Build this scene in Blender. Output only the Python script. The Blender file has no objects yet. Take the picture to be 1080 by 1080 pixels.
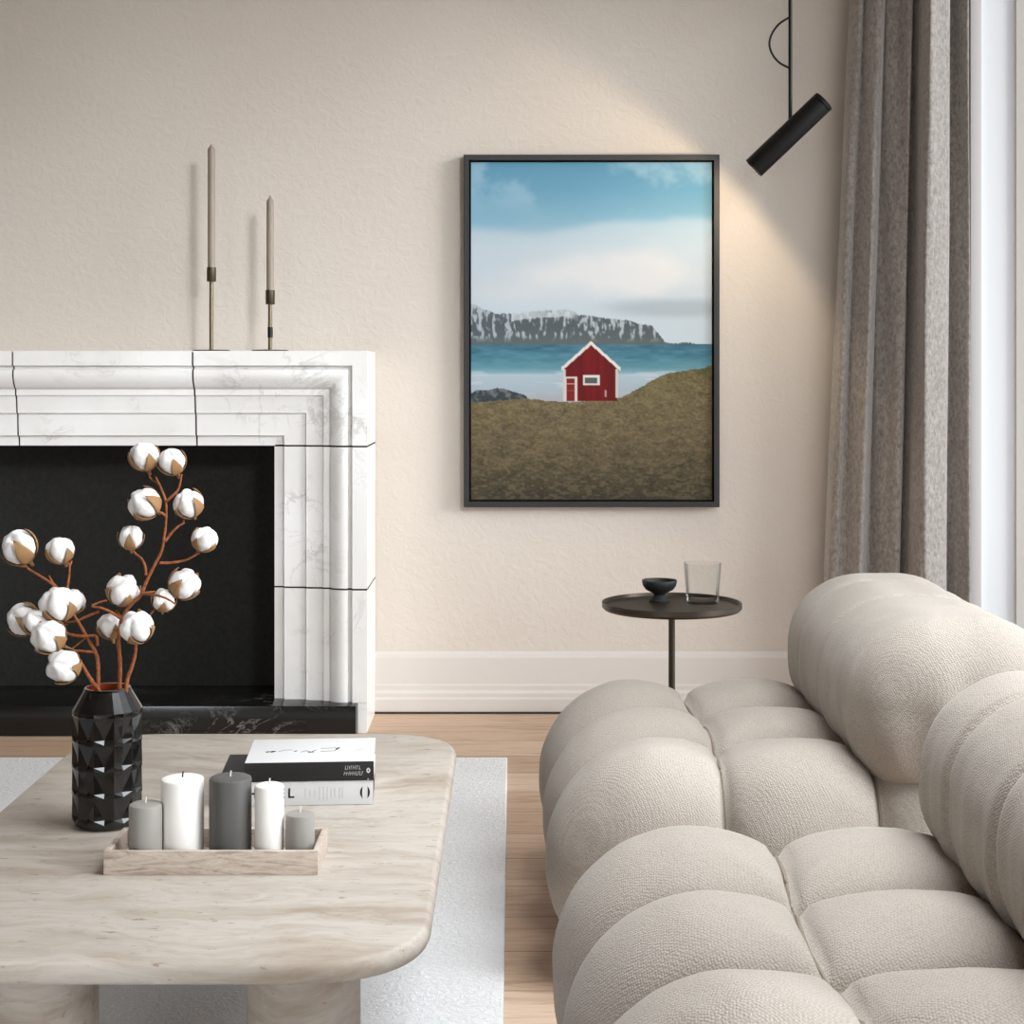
import bpy, bmesh, math, random
import numpy as np
from mathutils import Vector, Matrix, noise as mnoise

# ------------------------------------------------------------------ camera, world, lights, exposure
SC = bpy.context.scene
COL = SC.collection
F = 1700.0            # focal length in pixels of the 1080 frame
EYE = 1.10            # camera height
VX, VY = 541.0, 393.0 # vanishing point in the frame
WALL = 5.223          # back wall distance
RX = 1.47             # right wall
LX = -3.1             # left wall
CEIL = 2.85

cam = bpy.data.cameras.new('camera')
cam.sensor_width = 36.0
cam.lens = F / 1080 * 36.0
cam.shift_x = -(VX - 540) / 1080
cam.shift_y = (VY - 540) / 1080
cam_o = bpy.data.objects.new('camera', cam)
COL.objects.link(cam_o)
cam_o.location = (0, 0, EYE)
cam_o.rotation_euler = (math.pi / 2, 0, 0)
cam.clip_start = 0.05
SC.camera = cam_o

SC.view_settings.view_transform = 'Standard'
SC.view_settings.look = 'None'
SC.view_settings.gamma = 1
SC.view_settings.use_curve_mapping = False
SC.view_settings.exposure = 0.0

world = bpy.data.worlds.new('daylight')
SC.world = world
world.use_nodes = True
wn = world.node_tree
wn.nodes['Background'].inputs['Color'].default_value = (0.93, 0.955, 1.0, 1)
wn.nodes['Background'].inputs['Strength'].default_value = 0.84

def area(name, loc, target, sx, sy, power, color):
    l = bpy.data.lights.new(name, 'AREA')
    l.shape = 'RECTANGLE'
    l.size, l.size_y = sx, sy
    l.energy = power
    l.color = color
    o = bpy.data.objects.new(name, l)
    COL.objects.link(o)
    o.location = loc
    d = Vector(target) - Vector(loc)
    o.rotation_euler = d.to_track_quat('-Z', 'Y').to_euler()
    return o

# daylight of the tall windows along the right wall; two unseen fills are added overhead and behind the camera
area('window_daylight', (1.76, 2.6, 1.5), (0.0, 2.8, 0.9), 3.0, 2.2, 28, (0.88, 0.945, 1.0))
key = area('near_window_daylight', (1.38, 0.7, 2.6), (-1.45, 5.2, 1.05), 0.6, 0.6, 15.0, (0.90, 0.955, 1.0))
key.data.spread = math.radians(56)
top = area('overhead_fill', (0.42, 2.35, 2.81), (-0.15, 2.4, 0), 1.5, 3.0, 48, (0.89, 0.95, 1.0))  # added fill under the closed ceiling, brightens upward-facing surfaces
top.data.spread = math.radians(84)
low = area('low_rear_fill', (-1.9, -1.9, 1.0), (-0.7, 2.7, 0.1), 1.4, 1.0, 5, (0.93, 0.965, 1.0))  # added low fill behind the camera, lifts the table legs and rug beneath
low.data.spread = math.radians(45)
sl = bpy.data.lights.new('hazy_sun', 'SUN')
sl.energy = 3.1
sl.angle = math.radians(22)
sl.color = (0.90, 0.955, 1.0)
so = bpy.data.objects.new('hazy_sun', sl)
COL.objects.link(so)
so.rotation_euler = Vector((-0.89, 0.38, -0.25)).to_track_quat('-Z', 'Y').to_euler()

# ------------------------------------------------------------------ helpers
def W(px, py, D):
    return Vector(((px - VX) * D / F, D, EYE - (py - VY) * D / F))

def srgb(r, g, b):
    def c(v):
        v /= 255.0
        return v / 12.92 if v <= 0.04045 else ((v + 0.055) / 1.055) ** 2.4
    return (c(r), c(g), c(b), 1)

def link(name, me, mat=None, parent=None, smooth=True):
    o = bpy.data.objects.new(name, me)
    COL.objects.link(o)
    if mat is not None:
        me.materials.clear()
        for m in (mat if isinstance(mat, (list, tuple)) else [mat]):
            me.materials.append(m)
    if smooth:
        me.polygons.foreach_set('use_smooth', [True] * len(me.polygons))
    if parent is not None:
        o.parent = parent
        o.matrix_parent_inverse = Matrix()
    return o

def tag(o, label, cat, group=None):
    o['label'] = label
    o['category'] = cat
    if group:
        o['group'] = group
    return o

def thing(name, label, cat, loc=(0, 0, 0), rz=0.0, group=None):
    o = bpy.data.objects.new(name, None)
    COL.objects.link(o)
    o.empty_display_size = 0.05
    o.location = loc
    o.rotation_euler = (0, 0, rz)
    return tag(o, label, cat, group)

def structure(o):
    o['kind'] = 'structure'
    return o

def mesh(name, verts, faces):
    me = bpy.data.meshes.new(name)
    me.from_pydata([tuple(v) for v in verts], [], faces)
    bm = bmesh.new()
    bm.from_mesh(me)
    bmesh.ops.recalc_face_normals(bm, faces=bm.faces)
    bm.to_mesh(me)
    bm.free()
    return me

def box(name, a, b, mat, parent=None, bev=0.0, seg=2):
    bm = bmesh.new()
    bmesh.ops.create_cube(bm, size=1)
    for v in bm.verts:
        v.co = Vector([(a[i] + b[i]) / 2 + v.co[i] * (b[i] - a[i]) for i in range(3)])
    if bev > 0:
        bmesh.ops.bevel(bm, geom=bm.edges[:], offset=bev, segments=seg, profile=0.6, affect='EDGES')
    me = bpy.data.meshes.new(name)
    bm.to_mesh(me)
    bm.free()
    o = link(name, me, mat, parent, smooth=False)
    if bev > 0:
        autosmooth(me, 40)
    return o

def autosmooth(me, deg):
    me.polygons.foreach_set('use_smooth', [True] * len(me.polygons))
    bm = bmesh.new()
    bm.from_mesh(me)
    lim = math.radians(deg)
    for e in bm.edges:
        if len(e.link_faces) == 2 and e.calc_face_angle(0) > lim:
            e.smooth = False
    bm.to_mesh(me)
    bm.free()

def lathe(name, prof, mat, parent=None, n=48, loc=(0, 0, 0), sharp=35):
    """prof: (radius, z) list, revolved about z; radius 0 closes an end"""
    verts, faces, rings = [], [], []
    for r, z in prof:
        if r <= 1e-6:
            rings.append([len(verts)])
            verts.append((loc[0], loc[1], loc[2] + z))
        else:
            s = len(verts)
            for k in range(n):
                a = 2 * math.pi * k / n
                verts.append((loc[0] + r * math.cos(a), loc[1] + r * math.sin(a), loc[2] + z))
            rings.append(list(range(s, s + n)))
    for A, B in zip(rings, rings[1:]):
        if len(A) == 1 and len(B) == 1:
            continue
        for k in range(n):
            k2 = (k + 1) % n
            if len(A) == 1:
                faces.append((A[0], B[k], B[k2]))
            elif len(B) == 1:
                faces.append((A[k], A[k2], B[0]))
            else:
                faces.append((A[k], A[k2], B[k2], B[k]))
    me = mesh(name, verts, faces)
    o = link(name, me, mat, parent)
    autosmooth(me, sharp)
    return o

def tube_geo(verts, faces, pts, radii, n=8, cap=True):
    pts = [Vector(p) for p in pts]
    rings = []
    up = Vector((0.13, 0.95, 0.21)).normalized()
    for i, p in enumerate(pts):
        t = (pts[min(i + 1, len(pts) - 1)] - pts[max(i - 1, 0)]).normalized()
        u = t.cross(up)
        if u.length < 1e-4:
            u = t.cross(Vector((1, 0, 0)))
        u.normalize()
        v = t.cross(u)
        s = len(verts)
        for k in range(n):
            a = 2 * math.pi * k / n
            verts.append(p + (u * math.cos(a) + v * math.sin(a)) * radii[i])
        rings.append(s)
    for A, B in zip(rings, rings[1:]):
        for k in range(n):
            k2 = (k + 1) % n
            faces.append((A + k, A + k2, B + k2, B + k))
    if cap:
        faces.append(tuple(rings[0] + k for k in range(n))[::-1])
        faces.append(tuple(rings[-1] + k for k in range(n)))

def smooth_path(pts, per=6):
    P = [Vector(p) for p in pts]
    if len(P) < 3:
        return P
    out = []
    for i in range(len(P) - 1):
        p0, p1, p2, p3 = P[max(i - 1, 0)], P[i], P[i + 1], P[min(i + 2, len(P) - 1)]
        for k in range(per):
            t = k / per
            out.append(0.5 * ((2 * p1) + (p2 - p0) * t + (2 * p0 - 5 * p1 + 4 * p2 - p3) * t * t + (3 * p1 - p0 - 3 * p2 + p3) * t ** 3))
    out.append(P[-1])
    return out

def tube(name, pts, r, mat, parent=None, n=12):
    v, f = [], []
    tube_geo(v, f, pts, [r] * len(pts), n)
    me = mesh(name, v, f)
    o = link(name, me, mat, parent)
    autosmooth(me, 45)
    return o

# ------------------------------------------------------------------ materials
def material(name, color=(0.8, 0.8, 0.8, 1), rough=0.5, metal=0.0, spec=0.5):
    m = bpy.data.materials.new(name)
    m.use_nodes = True
    b = m.node_tree.nodes['Principled BSDF']
    b.inputs['Base Color'].default_value = color
    b.inputs['Roughness'].default_value = rough
    b.inputs['Metallic'].default_value = metal
    b.inputs['Specular IOR Level'].default_value = spec
    return m

class N:
    """small node-graph helper"""
    def __init__(self, m):
        self.t = m.node_tree
        self.b = self.t.nodes['Principled BSDF']
    def new(self, kind, **kw):
        n = self.t.nodes.new(kind)
        for k, v in kw.items():
            if k in n.inputs:
                n.inputs[k].default_value = v
            else:
                setattr(n, k, v)
        return n
    def l(self, a, b):
        self.t.links.new(a, b)
    def coords(self, scale=(1, 1, 1), rot=(0, 0, 0)):
        tc = self.new('ShaderNodeTexCoord')
        mp = self.new('ShaderNodeMapping')
        mp.inputs['Scale'].default_value = scale
        mp.inputs['Rotation'].default_value = rot
        self.l(tc.outputs['Object'], mp.inputs['Vector'])
        return mp.outputs['Vector']
    def noise(self, vec, scale, detail=4, rough=0.55, dist=0.0):
        n = self.new('ShaderNodeTexNoise')
        n.inputs['Scale'].default_value = scale
        n.inputs['Detail'].default_value = detail
        n.inputs['Roughness'].default_value = rough
        n.inputs['Distortion'].default_value = dist
        self.l(vec, n.inputs['Vector'])
        return n.outputs['Fac']
    def ramp(self, fac, stops):
        r = self.new('ShaderNodeValToRGB')
        els = r.color_ramp.elements
        while len(els) < len(stops):
            els.new(0.5)
        for e, (p, c) in zip(els, stops):
            e.position = p
            e.color = c
        self.l(fac, r.inputs['Fac'])
        return r.outputs['Color']
    def mix(self, fac, a, b, mode='MIX'):
        n = self.new('ShaderNodeMix')
        n.data_type = 'RGBA'
        n.blend_type = mode
        for s, i in ((fac, 0), (a, 6), (b, 7)):
            if hasattr(s, 'is_linked'):
                self.l(s, n.inputs[i])
            else:
                n.inputs[i].default_value = s
        return n.outputs[2]
    def math(self, op, a, b=0.0):
        n = self.new('ShaderNodeMath', operation=op)
        for s, i in ((a, 0), (b, 1)):
            if hasattr(s, 'is_linked'):
                self.l(s, n.inputs[i])
            else:
                n.inputs[i].default_value = s
        return n.outputs[0]
    def bump(self, h, strength=0.3, dist=0.01, prev=None):
        n = self.new('ShaderNodeBump')
        n.inputs['Strength'].default_value = strength
        n.inputs['Distance'].default_value = dist
        self.l(h, n.inputs['Height'])
        if prev is not None:
            self.l(prev, n.inputs['Normal'])
        return n.outputs['Normal']
    def color(self, c): self.l(c, self.b.inputs['Base Color'])
    def normal(self, c): self.l(c, self.b.inputs['Normal'])
    def rough(self, c): self.l(c, self.b.inputs['Roughness'])

def g(v):
    return (v, v, v, 1)

def m_plaster():
    m = material('plaster', rough=0.9, spec=0.2)
    n = N(m)
    v = n.coords()
    base = n.noise(v, 1.3, 3)
    n.color(n.ramp(base, [(0.3, srgb(204, 193, 182)), (0.7, srgb(210, 200, 189))]))
    f1 = n.noise(v, 26, 5, 0.6, 1.2)
    f2 = n.noise(v, 7, 3, 0.5, 0.8)
    h = n.math('ADD', n.ramp(f1, [(0.42, g(0)), (0.62, g(1))]), n.math('MULTIPLY', f2, 0.8))
    n.normal(n.bump(h, 0.15, 0.006))
    return m

def m_floor():
    m = material('oak_boards', rough=0.5, spec=0.35)
    n = N(m)
    v = n.coords()
    br = n.new('ShaderNodeTexBrick', offset=0.37, offset_frequency=2)
    mp = n.new('ShaderNodeMapping')
    mp.inputs['Location'].default_value = (0.62, -0.138, 0)
    n.l(v, mp.inputs['Vector'])
    n.l(mp.outputs['Vector'], br.inputs['Vector'])
    for k, val in (('Scale', 1.0), ('Mortar Size', 0.0014), ('Mortar Smooth', 0.1), ('Bias', 0.0), ('Brick Width', 1.45), ('Row Height', 0.195)):
        br.inputs[k].default_value = val
    br.inputs['Color1'].default_value = g(0.0)
    br.inputs['Color2'].default_value = g(1.0)
    br.inputs['Mortar'].default_value = g(0.5)
    # each board its own grain: offset the grain by the board's random tone
    off = n.new('ShaderNodeVectorMath', operation='MULTIPLY_ADD')
    n.l(br.outputs['Color'], off.inputs[0])
    off.inputs[1].default_value = (7.1, 3.3, 0)
    n.l(v, off.inputs[2])
    mp2 = n.new('ShaderNodeMapping')
    mp2.inputs['Scale'].default_value = (1.6, 16, 1)
    n.l(off.outputs[0], mp2.inputs['Vector'])
    gr = n.noise(mp2.outputs['Vector'], 2.2, 8, 0.62, 1.3)
    tone = n.ramp(br.outputs['Color'], [(0.0, srgb(182, 151, 126)), (0.5, srgb(199, 170, 145)), (1.0, srgb(209, 183, 160))])
    grain = n.ramp(gr, [(0.3, srgb(206, 192, 180)), (0.52, g(1)), (0.8, srgb(238, 231, 224))])
    c = n.mix(0.85, tone, grain, 'MULTIPLY')
    c = n.mix(br.outputs['Fac'], c, srgb(84, 62, 46))
    n.color(c)
    h = n.math('SUBTRACT', n.math('MULTIPLY', gr, 0.25), br.outputs['Fac'])
    n.normal(n.bump(h, 0.25, 0.002))
    return m

def m_white_paint(name='white_paint', c=(208, 201, 194)):
    m = material(name, srgb(*c), rough=0.45, spec=0.4)
    n = N(m)
    n.normal(n.bump(n.noise(n.coords(), 60, 3), 0.03, 0.002))
    return m

def m_marble():
    m = material('white_marble', rough=0.32, spec=0.5)
    n = N(m)
    v = n.coords(rot=(0.2, 0.5, 0.3))
    w = n.noise(v, 2.6, 6, 0.6, 1.6)
    vein = n.ramp(w, [(0.475, g(0)), (0.497, g(1)), (0.503, g(1)), (0.52, g(0))])
    w2 = n.noise(n.coords(scale=(1, 1, 1.4), rot=(0.7, 0.1, 0.9)), 6.5, 6, 0.6, 1.2)
    vein2 = n.ramp(w2, [(0.485, g(0)), (0.5, g(1)), (0.515, g(0))])
    mask = n.ramp(n.noise(v, 4.2, 3), [(0.5, g(0)), (0.64, g(1))])
    fac = n.math('MULTIPLY', n.math('ADD', n.math('MULTIPLY', vein, 0.34), n.math('MULTIPLY', vein2, 0.26)), mask)
    cloud = n.ramp(n.noise(v, 3.0, 4), [(0.35, srgb(222, 218, 213)), (0.65, srgb(234, 231, 227))])
    n.color(n.mix(fac, cloud, srgb(150, 143, 136)))
    return m

def m_black_marble():
    m = material('black_marble', rough=0.18, spec=0.5)
    n = N(m)
    v = n.coords(scale=(1, 1, 1.6))
    w = n.noise(v, 5, 7, 0.65, 2.0)
    vein = n.ramp(w, [(0.485, g(0)), (0.5, g(1)), (0.515, g(0))])
    mask = n.ramp(n.noise(v, 3.4, 3), [(0.5, g(0)), (0.64, g(1))])
    patch = n.ramp(n.noise(v, 6.0, 6, 0.7, 0.6), [(0.64, g(0)), (0.72, g(0.5))])
    fac = n.math('ADD', n.math('MULTIPLY', n.math('MULTIPLY', vein, mask), 0.55), n.math('MULTIPLY', patch, 0.5))
    n.color(n.mix(fac, srgb(22, 21, 20), srgb(150, 146, 142)))
    return m

def m_travertine():
    m = material('travertine', rough=0.55, spec=0.3)
    n = N(m)
    warp = n.noise(n.coords(), 2.0, 4)
    v = n.coords(scale=(1.0, 6.0, 9.0))
    add = n.new('ShaderNodeVectorMath', operation='MULTIPLY_ADD')
    comb = n.new('ShaderNodeCombineXYZ')
    n.l(warp, comb.inputs[1]); n.l(warp, comb.inputs[2])
    n.l(comb.outputs[0], add.inputs[0])
    add.inputs[1].default_value = (0, 1.6, 1.6)
    n.l(v, add.inputs[2])
    band = n.noise(add.outputs[0], 2.2, 7, 0.6, 0.3)
    fine = n.noise(add.outputs[0], 9, 6, 0.7, 0.4)
    c = n.ramp(band, [(0.28, srgb(150, 135, 119)), (0.45, srgb(175, 164, 152)), (0.58, srgb(187, 178, 168)), (0.75, srgb(168, 155, 141))])
    c = n.mix(n.ramp(fine, [(0.35, g(0.35)), (0.5, g(0))]), c, srgb(150, 132, 112))
    pits = n.ramp(n.noise(n.coords(scale=(1.2, 3.2, 3.2)), 24, 5, 0.65), [(0.33, g(1)), (0.365, g(0))])
    c = n.mix(n.math('MULTIPLY', pits, 0.7), c, srgb(130, 110, 88))
    n.color(c)
    h = n.math('SUBTRACT', n.math('MULTIPLY', fine, 0.4), pits)
    n.normal(n.bump(h, 0.25, 0.003))
    return m

def m_fabric(name='woven_fabric', a=(162, 152, 141), b=(184, 175, 165)):
    m = material(name, rough=0.95, spec=0.15)
    n = N(m)
    m.node_tree.nodes['Principled BSDF'].inputs['Sheen Weight'].default_value = 0.15
    v = n.coords(rot=(0.5, 0.4, 0.6))
    vr = n.new('ShaderNodeTexVoronoi')
    vr.inputs['Scale'].default_value = 290
    vr.inputs['Randomness'].default_value = 0.45
    n.l(v, vr.inputs['Vector'])
    d = vr.outputs['Distance']
    big = n.noise(n.coords(), 5, 3)
    tone = n.ramp(d, [(0.1, srgb(*b)), (0.75, srgb(*a))])
    n.color(n.mix(n.math('MULTIPLY', big, 0.25), tone, srgb(*a)))
    h = n.math('SUBTRACT', 1.0, d)
    n.normal(n.bump(h, 0.6, 0.0024, n.bump(n.noise(n.coords(), 14, 4, 0.6, 0.6), 0.10, 0.02)))
    return m

def m_rug():
    m = material('wool_rug', rough=1.0, spec=0.1)
    n = N(m)
    v = n.coords()
    f = n.noise(v, 70, 5, 0.7, 1.0)
    n.color(n.mix(n.noise(v, 2.5, 3), srgb(242, 240, 239), srgb(247, 246, 246)))
    n.normal(n.bump(f, 0.7, 0.02))
    return m

def m_curtain():
    m = material('velvet_curtain', rough=0.95, spec=0.1)
    n = N(m)
    m.node_tree.nodes['Principled BSDF'].inputs['Sheen Weight'].default_value = 0.6
    v = n.coords()
    f = n.noise(n.coords(scale=(1, 1, 0.6)), 90, 5, 0.75, 0.6)
    n.color(n.ramp(f, [(0.35, srgb(126, 118, 111)), (0.65, srgb(176, 168, 161))]))
    n.normal(n.bump(f, 0.35, 0.004))
    return m

def m_wood_tray():
    m = material('limed_wood', rough=0.6, spec=0.3)
    n = N(m)
    f = n.noise(n.coords(scale=(3, 14, 14)), 5, 7, 0.65, 2.2)
    n.color(n.ramp(f, [(0.3, srgb(150, 132, 116)), (0.5, srgb(193, 178, 164)), (0.7, srgb(207, 194, 181))]))
    n.normal(n.bump(f, 0.3, 0.003))
    return m

def m_wax(name, c):
    m = material(name, srgb(*c), rough=0.55, spec=0.35)
    b = m.node_tree.nodes['Principled BSDF']
    b.inputs['Subsurface Weight'].default_value = 0.15
    b.inputs['Subsurface Radius'].default_value = (0.02, 0.02, 0.018)
    b.inputs['Subsurface Scale'].default_value = 0.4
    n = N(m)
    f = n.noise(n.coords(), 45, 4)
    n.normal(n.bump(f, 0.06, 0.003))
    return m

def m_cotton():
    m = material('cotton_fibre', srgb(232, 228, 224), rough=1.0, spec=0.1)
    n = N(m)
    n.normal(n.bump(n.noise(n.coords(), 220, 4, 0.7), 0.4, 0.003))
    return m

def m_twig(name, a, b, s=160):
    m = material(name, rough=0.75, spec=0.2)
    n = N(m)
    f = n.noise(n.coords(), s, 4)
    n.color(n.ramp(f, [(0.35, srgb(*a)), (0.65, srgb(*b))]))
    n.normal(n.bump(f, 0.3, 0.002))
    return m

def m_metal(name, c, rough, metal=0.8):
    m = material(name, srgb(*c), rough=rough, metal=metal)
    n = N(m)
    f = n.noise(n.coords(scale=(8, 8, 1)), 30, 3)
    n.normal(n.bump(f, 0.04, 0.001))
    return m

def m_glass(name, pane=False):
    m = material(name, (1, 1, 1, 1), rough=0.0)
    b = m.node_tree.nodes['Principled BSDF']
    if pane or name == 'clear_glass':
        t = m.node_tree
        tr = t.nodes.new('ShaderNodeBsdfTransparent')
        gl = t.nodes.new('ShaderNodeBsdfGlossy')
        gl.inputs['Roughness'].default_value = 0.02
        mx = t.nodes.new('ShaderNodeMixShader')
        mx.inputs[0].default_value = 0.05
        if not pane:
            fr = t.nodes.new('ShaderNodeLayerWeight')
            fr.inputs['Blend'].default_value = 0.13
            ml = t.nodes.new('ShaderNodeMath'); ml.operation = 'MULTIPLY'; ml.inputs[1].default_value = 0.5
            t.links.new(fr.outputs['Fresnel'], ml.inputs[0])
            t.links.new(ml.outputs[0], mx.inputs[0])
            tr.inputs['Color'].default_value = (0.965, 0.97, 0.965, 1)
        t.links.new(tr.outputs[0], mx.inputs[1])
        t.links.new(gl.outputs[0], mx.inputs[2])
        t.links.new(mx.outputs[0], t.nodes['Material Output'].inputs['Surface'])
    else:
        b.inputs['Transmission Weight'].default_value = 1.0
        b.inputs['IOR'].default_value = 1.45
        b.inputs['Base Color'].default_value = (0.97, 0.98, 0.97, 1)
    return m

M = dict(
    plaster=m_plaster(), floor=m_floor(), white=m_white_paint(), marble=m_marble(), black_marble=m_black_marble(),
    travertine=m_travertine(), fabric=m_fabric(), rug=m_rug(), curtain=m_curtain(), tray=m_wood_tray(), cotton=m_cotton(),
    dark_wall=m_white_paint('taupe_paint', (118, 108, 98)),
    casing=m_white_paint('casing_paint', (208, 203, 200)), bright_white=m_white_paint('reveal_paint', (238, 239, 240)),
    ceiling=m_white_paint('ceiling_paint', (222, 214, 204)),
    twig=m_twig('cotton_twig', (112, 62, 36), (150, 90, 54)), calyx=m_twig('dry_calyx', (120, 88, 56), (168, 130, 90), 120),
    joint=material('dark_joint', srgb(58, 48, 40), rough=0.9), firebox=m_twig('soot_panel', (26, 25, 22), (33, 32, 29), 90),
    frame=material('black_frame', srgb(34, 33, 33), rough=0.5), frame_gap=material('frame_recess', srgb(15, 15, 15), rough=0.8),
    black_metal=m_metal('black_metal', (22, 20, 18), 0.42, 0.5), bronze=m_metal('dark_bronze', (72, 64, 54), 0.38, 0.7),
    brass=m_metal('aged_brass', (118, 106, 86), 0.35, 0.8), brass_dark=m_metal('dark_brass', (84, 75, 60), 0.35, 0.8),
    wax_taupe=m_wax('taupe_wax', (146, 134, 120)), wax_white=m_wax('white_wax', (240, 236, 231)),
    wax_grey=m_wax('grey_wax', (148, 143, 137)), wax_dark=m_wax('charcoal_wax', (88, 86, 83)),
    wick=material('wick', srgb(225, 218, 205), rough=0.9), wick_burnt=material('burnt_wick', srgb(35, 32, 30), rough=0.9),
    ceramic=material('black_ceramic', srgb(14, 13, 12), rough=0.08, spec=0.6), rust=material('russet_glaze', srgb(120, 48, 22), rough=0.3),
    stone_bowl=material('black_stoneware', srgb(26, 26, 25), rough=0.6), glass=m_glass('clear_glass'), pane=m_glass('window_glass', True),
    paper=material('white_paper', srgb(214, 213, 212), rough=0.6), black_cover=material('black_cover', srgb(24, 23, 22), rough=0.55),
    ink=material('black_ink', srgb(18, 18, 18), rough=0.7), white_ink=material('white_ink', srgb(205, 203, 200), rough=0.7),
    grey_ink=material('pale_grey_ink', srgb(206, 205, 204), rough=0.7), seam=material('seam_cord', srgb(138, 126, 113), rough=0.95),
    lampglow=None,
)
mg = material('lamp_diffuser', srgb(255, 240, 220))
mg.node_tree.nodes['Principled BSDF'].inputs['Emission Color'].default_value = (1, 0.83, 0.62, 1)
mg.node_tree.nodes['Principled BSDF'].inputs['Emission Strength'].default_value = 4
M['lampglow'] = mg

# ------------------------------------------------------------------ room shell
Y0 = -2.6
structure(box('floor', (LX - 0.15, Y0, -0.12), (RX + 0.2, WALL + 0.15, 0.0), M['floor']))
structure(box('ceiling', (LX - 0.15, Y0, CEIL), (RX + 0.2, WALL + 0.15, CEIL + 0.12), M['ceiling']))
structure(box('wall_back', (LX - 0.15, WALL, 0), (RX + 0.2, WALL + 0.15, CEIL), M['plaster']))
structure(box('wall_front', (LX - 0.15, Y0 - 0.15, 0), (RX + 0.2, Y0, CEIL), M['dark_wall']))
structure(box('wall_left', (LX - 0.15, Y0, 0), (LX, WALL, CEIL), M['dark_wall']))
# right wall: one mesh round the tall window opening (y 0.5..WIN1, z WZ0..WZ1)
WIN0, WIN1, WZ0, WZ1 = 0.3, 5.2, 0.06, 2.62
def wall_with_hole():
    v, f = [], []
    def bx(a, b):
        s = len(v)
        for z in (a[2], b[2]):
            for x, y in ((a[0], a[1]), (b[0], a[1]), (b[0], b[1]), (a[0], b[1])):
                v.append((x, y, z))
        for q in ((0, 3, 2, 1), (4, 5, 6, 7), (0, 1, 5, 4), (1, 2, 6, 5), (2, 3, 7, 6), (3, 0, 4, 7)):
            f.append(tuple(s + i for i in q))
    xa, xb = RX, RX + 0.2
    bx((xa, Y0, 0), (xb, WIN0, CEIL))
    bx((xa, WIN1, 0), (xb, WALL, CEIL))
    bx((xa, WIN0, 0), (xb, WIN1, WZ0))
    bx((xa, WIN0, WZ1), (xb, WIN1, CEIL))
    return mesh('wall_right', v, f)
structure(link('wall_right', wall_with_hole(), M['bright_white'], smooth=False))
structure(box('trim_2', (RX - 0.002, WIN1 - 0.03, WZ0), (RX + 0.033, WIN1 - 0.001, WZ1), M['casing'], None, 0.002))

win = bpy.data.objects.new('window_1', None); COL.objects.link(win); structure(win)
win.location = (RX + 0.17, 0, 0)
def frame_ring(name, y0, y1, z0, z1, w, d0, d1, mat, parent):
    v, f = [], []
    for x in (d0, d1):
        for (a, b) in ((y0, z0), (y1, z0), (y1, z1), (y0, z1)):
            v.append((x, a, b))
        for (a, b) in ((y0 + w, z0 + w), (y1 - w, z0 + w), (y1 - w, z1 - w), (y0 + w, z1 - w)):
            v.append((x, a, b))
    for k in range(4):
        k2 = (k + 1) % 4
        f += [(k, k2, 4 + k2, 4 + k), (8 + k, 12 + k, 12 + k2, 8 + k2), (k, 8 + k, 8 + k2, k2), (4 + k, 4 + k2, 12 + k2, 12 + k)]
    return link(name, mesh(name, v, f), mat, parent, smooth=False)
ym = 2.4
frame_ring('window_frame', WIN0, ym, WZ0, WZ1, 0.05, -0.02, 0.045, M['white'], win)
frame_ring('window_frame', ym, WIN1, WZ0, WZ1, 0.014, -0.02, 0.045, M['white'], win)
box('pane', (0.01, WIN0 + 0.05, WZ0 + 0.05), (0.016, ym - 0.05, WZ1 - 0.05), M['pane'], win)
box('pane', (0.01, ym + 0.014, WZ0 + 0.014), (0.016, WIN1 - 0.014, WZ1 - 0.014), M['pane'], win)

# baseboards
def baseboard(name, xa, xb):
    pr = [(0.0, 0.006), (0.022, 0.006), (0.022, 0.045), (0.019, 0.052), (0.019, 0.064), (0.014, 0.074), (0.014, 0.088), (0.012, 0.094), (0.012, 0.178), (0.009, 0.19), (0.004, 0.197), (0.0, 0.197)]
    v = [(xa, WALL - d, z) for d, z in pr] + [(xb, WALL - d, z) for d, z in pr]
    n = len(pr)
    f = [(k, (k + 1) % n, n + (k + 1) % n, n + k) for k in range(n)] + [tuple(range(n)), tuple(range(n, 2 * n))[::-1]]
    o = link(name, mesh(name, v, f), M['white'], smooth=False)
    return structure(o)
FD = 4.92
K = FD / F
XR = -0.4457
XL = (-171 - VX) * K
ZT = EYE + 23 * K
baseboard('baseboard_back', XR, RX)
baseboard('baseboard_left', LX, XL)
structure(box('trim_1', (XR, WALL - 0.03, 0.0), (RX, WALL, 0.006), M['joint']))

# ------------------------------------------------------------------ fireplace
fire = thing('fireplace', 'white veined marble fireplace surround with black hearth and dark closed opening', 'fireplace', (-1.25, FD, 0))
FX, FY = -1.25, FD
PROF = [(0, 0), (15.5, 0), (16.2, .013), (19.5, .016), (20, .006), (23, .003), (27, .003), (33, .009), (38, .02), (40, .026), (40.6, .031), (47, .032), (47.6, .038),
        (52, .041), (58, .042), (61, .0435), (66, .044), (66.6, .053), (80, .055), (90, .056), (90.8, .068), (101, .070)]
PROF = [(u * K, d) for u, d in PROF]
UMAX = PROF[-1][0]
SECT = PROF + [(UMAX, WALL - FD - 0.003), (0, WALL - FD - 0.003)]
def rings_mesh(name, rings):
    n = len(rings[0])
    v = [p for r in rings for p in r]
    f = []
    for i in range(len(rings) - 1):
        for k in range(n):
            k2 = (k + 1) % n
            f.append((i * n + k, i * n + k2, (i + 1) * n + k2, (i + 1) * n + k))
    f.append(tuple(range(n)))
    f.append(tuple(range((len(rings) - 1) * n, len(rings) * n))[::-1])
    return mesh(name, v, f)
def fx(x): return x - FX
def hring(x, inset=0.0): return [(fx(x), d + inset, ZT - u) for u, d in SECT]
def mitre(side, inset=0.0):
    return [(fx(XR - u if side > 0 else XL + u), d + inset, ZT - u) for u, d in SECT]
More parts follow.
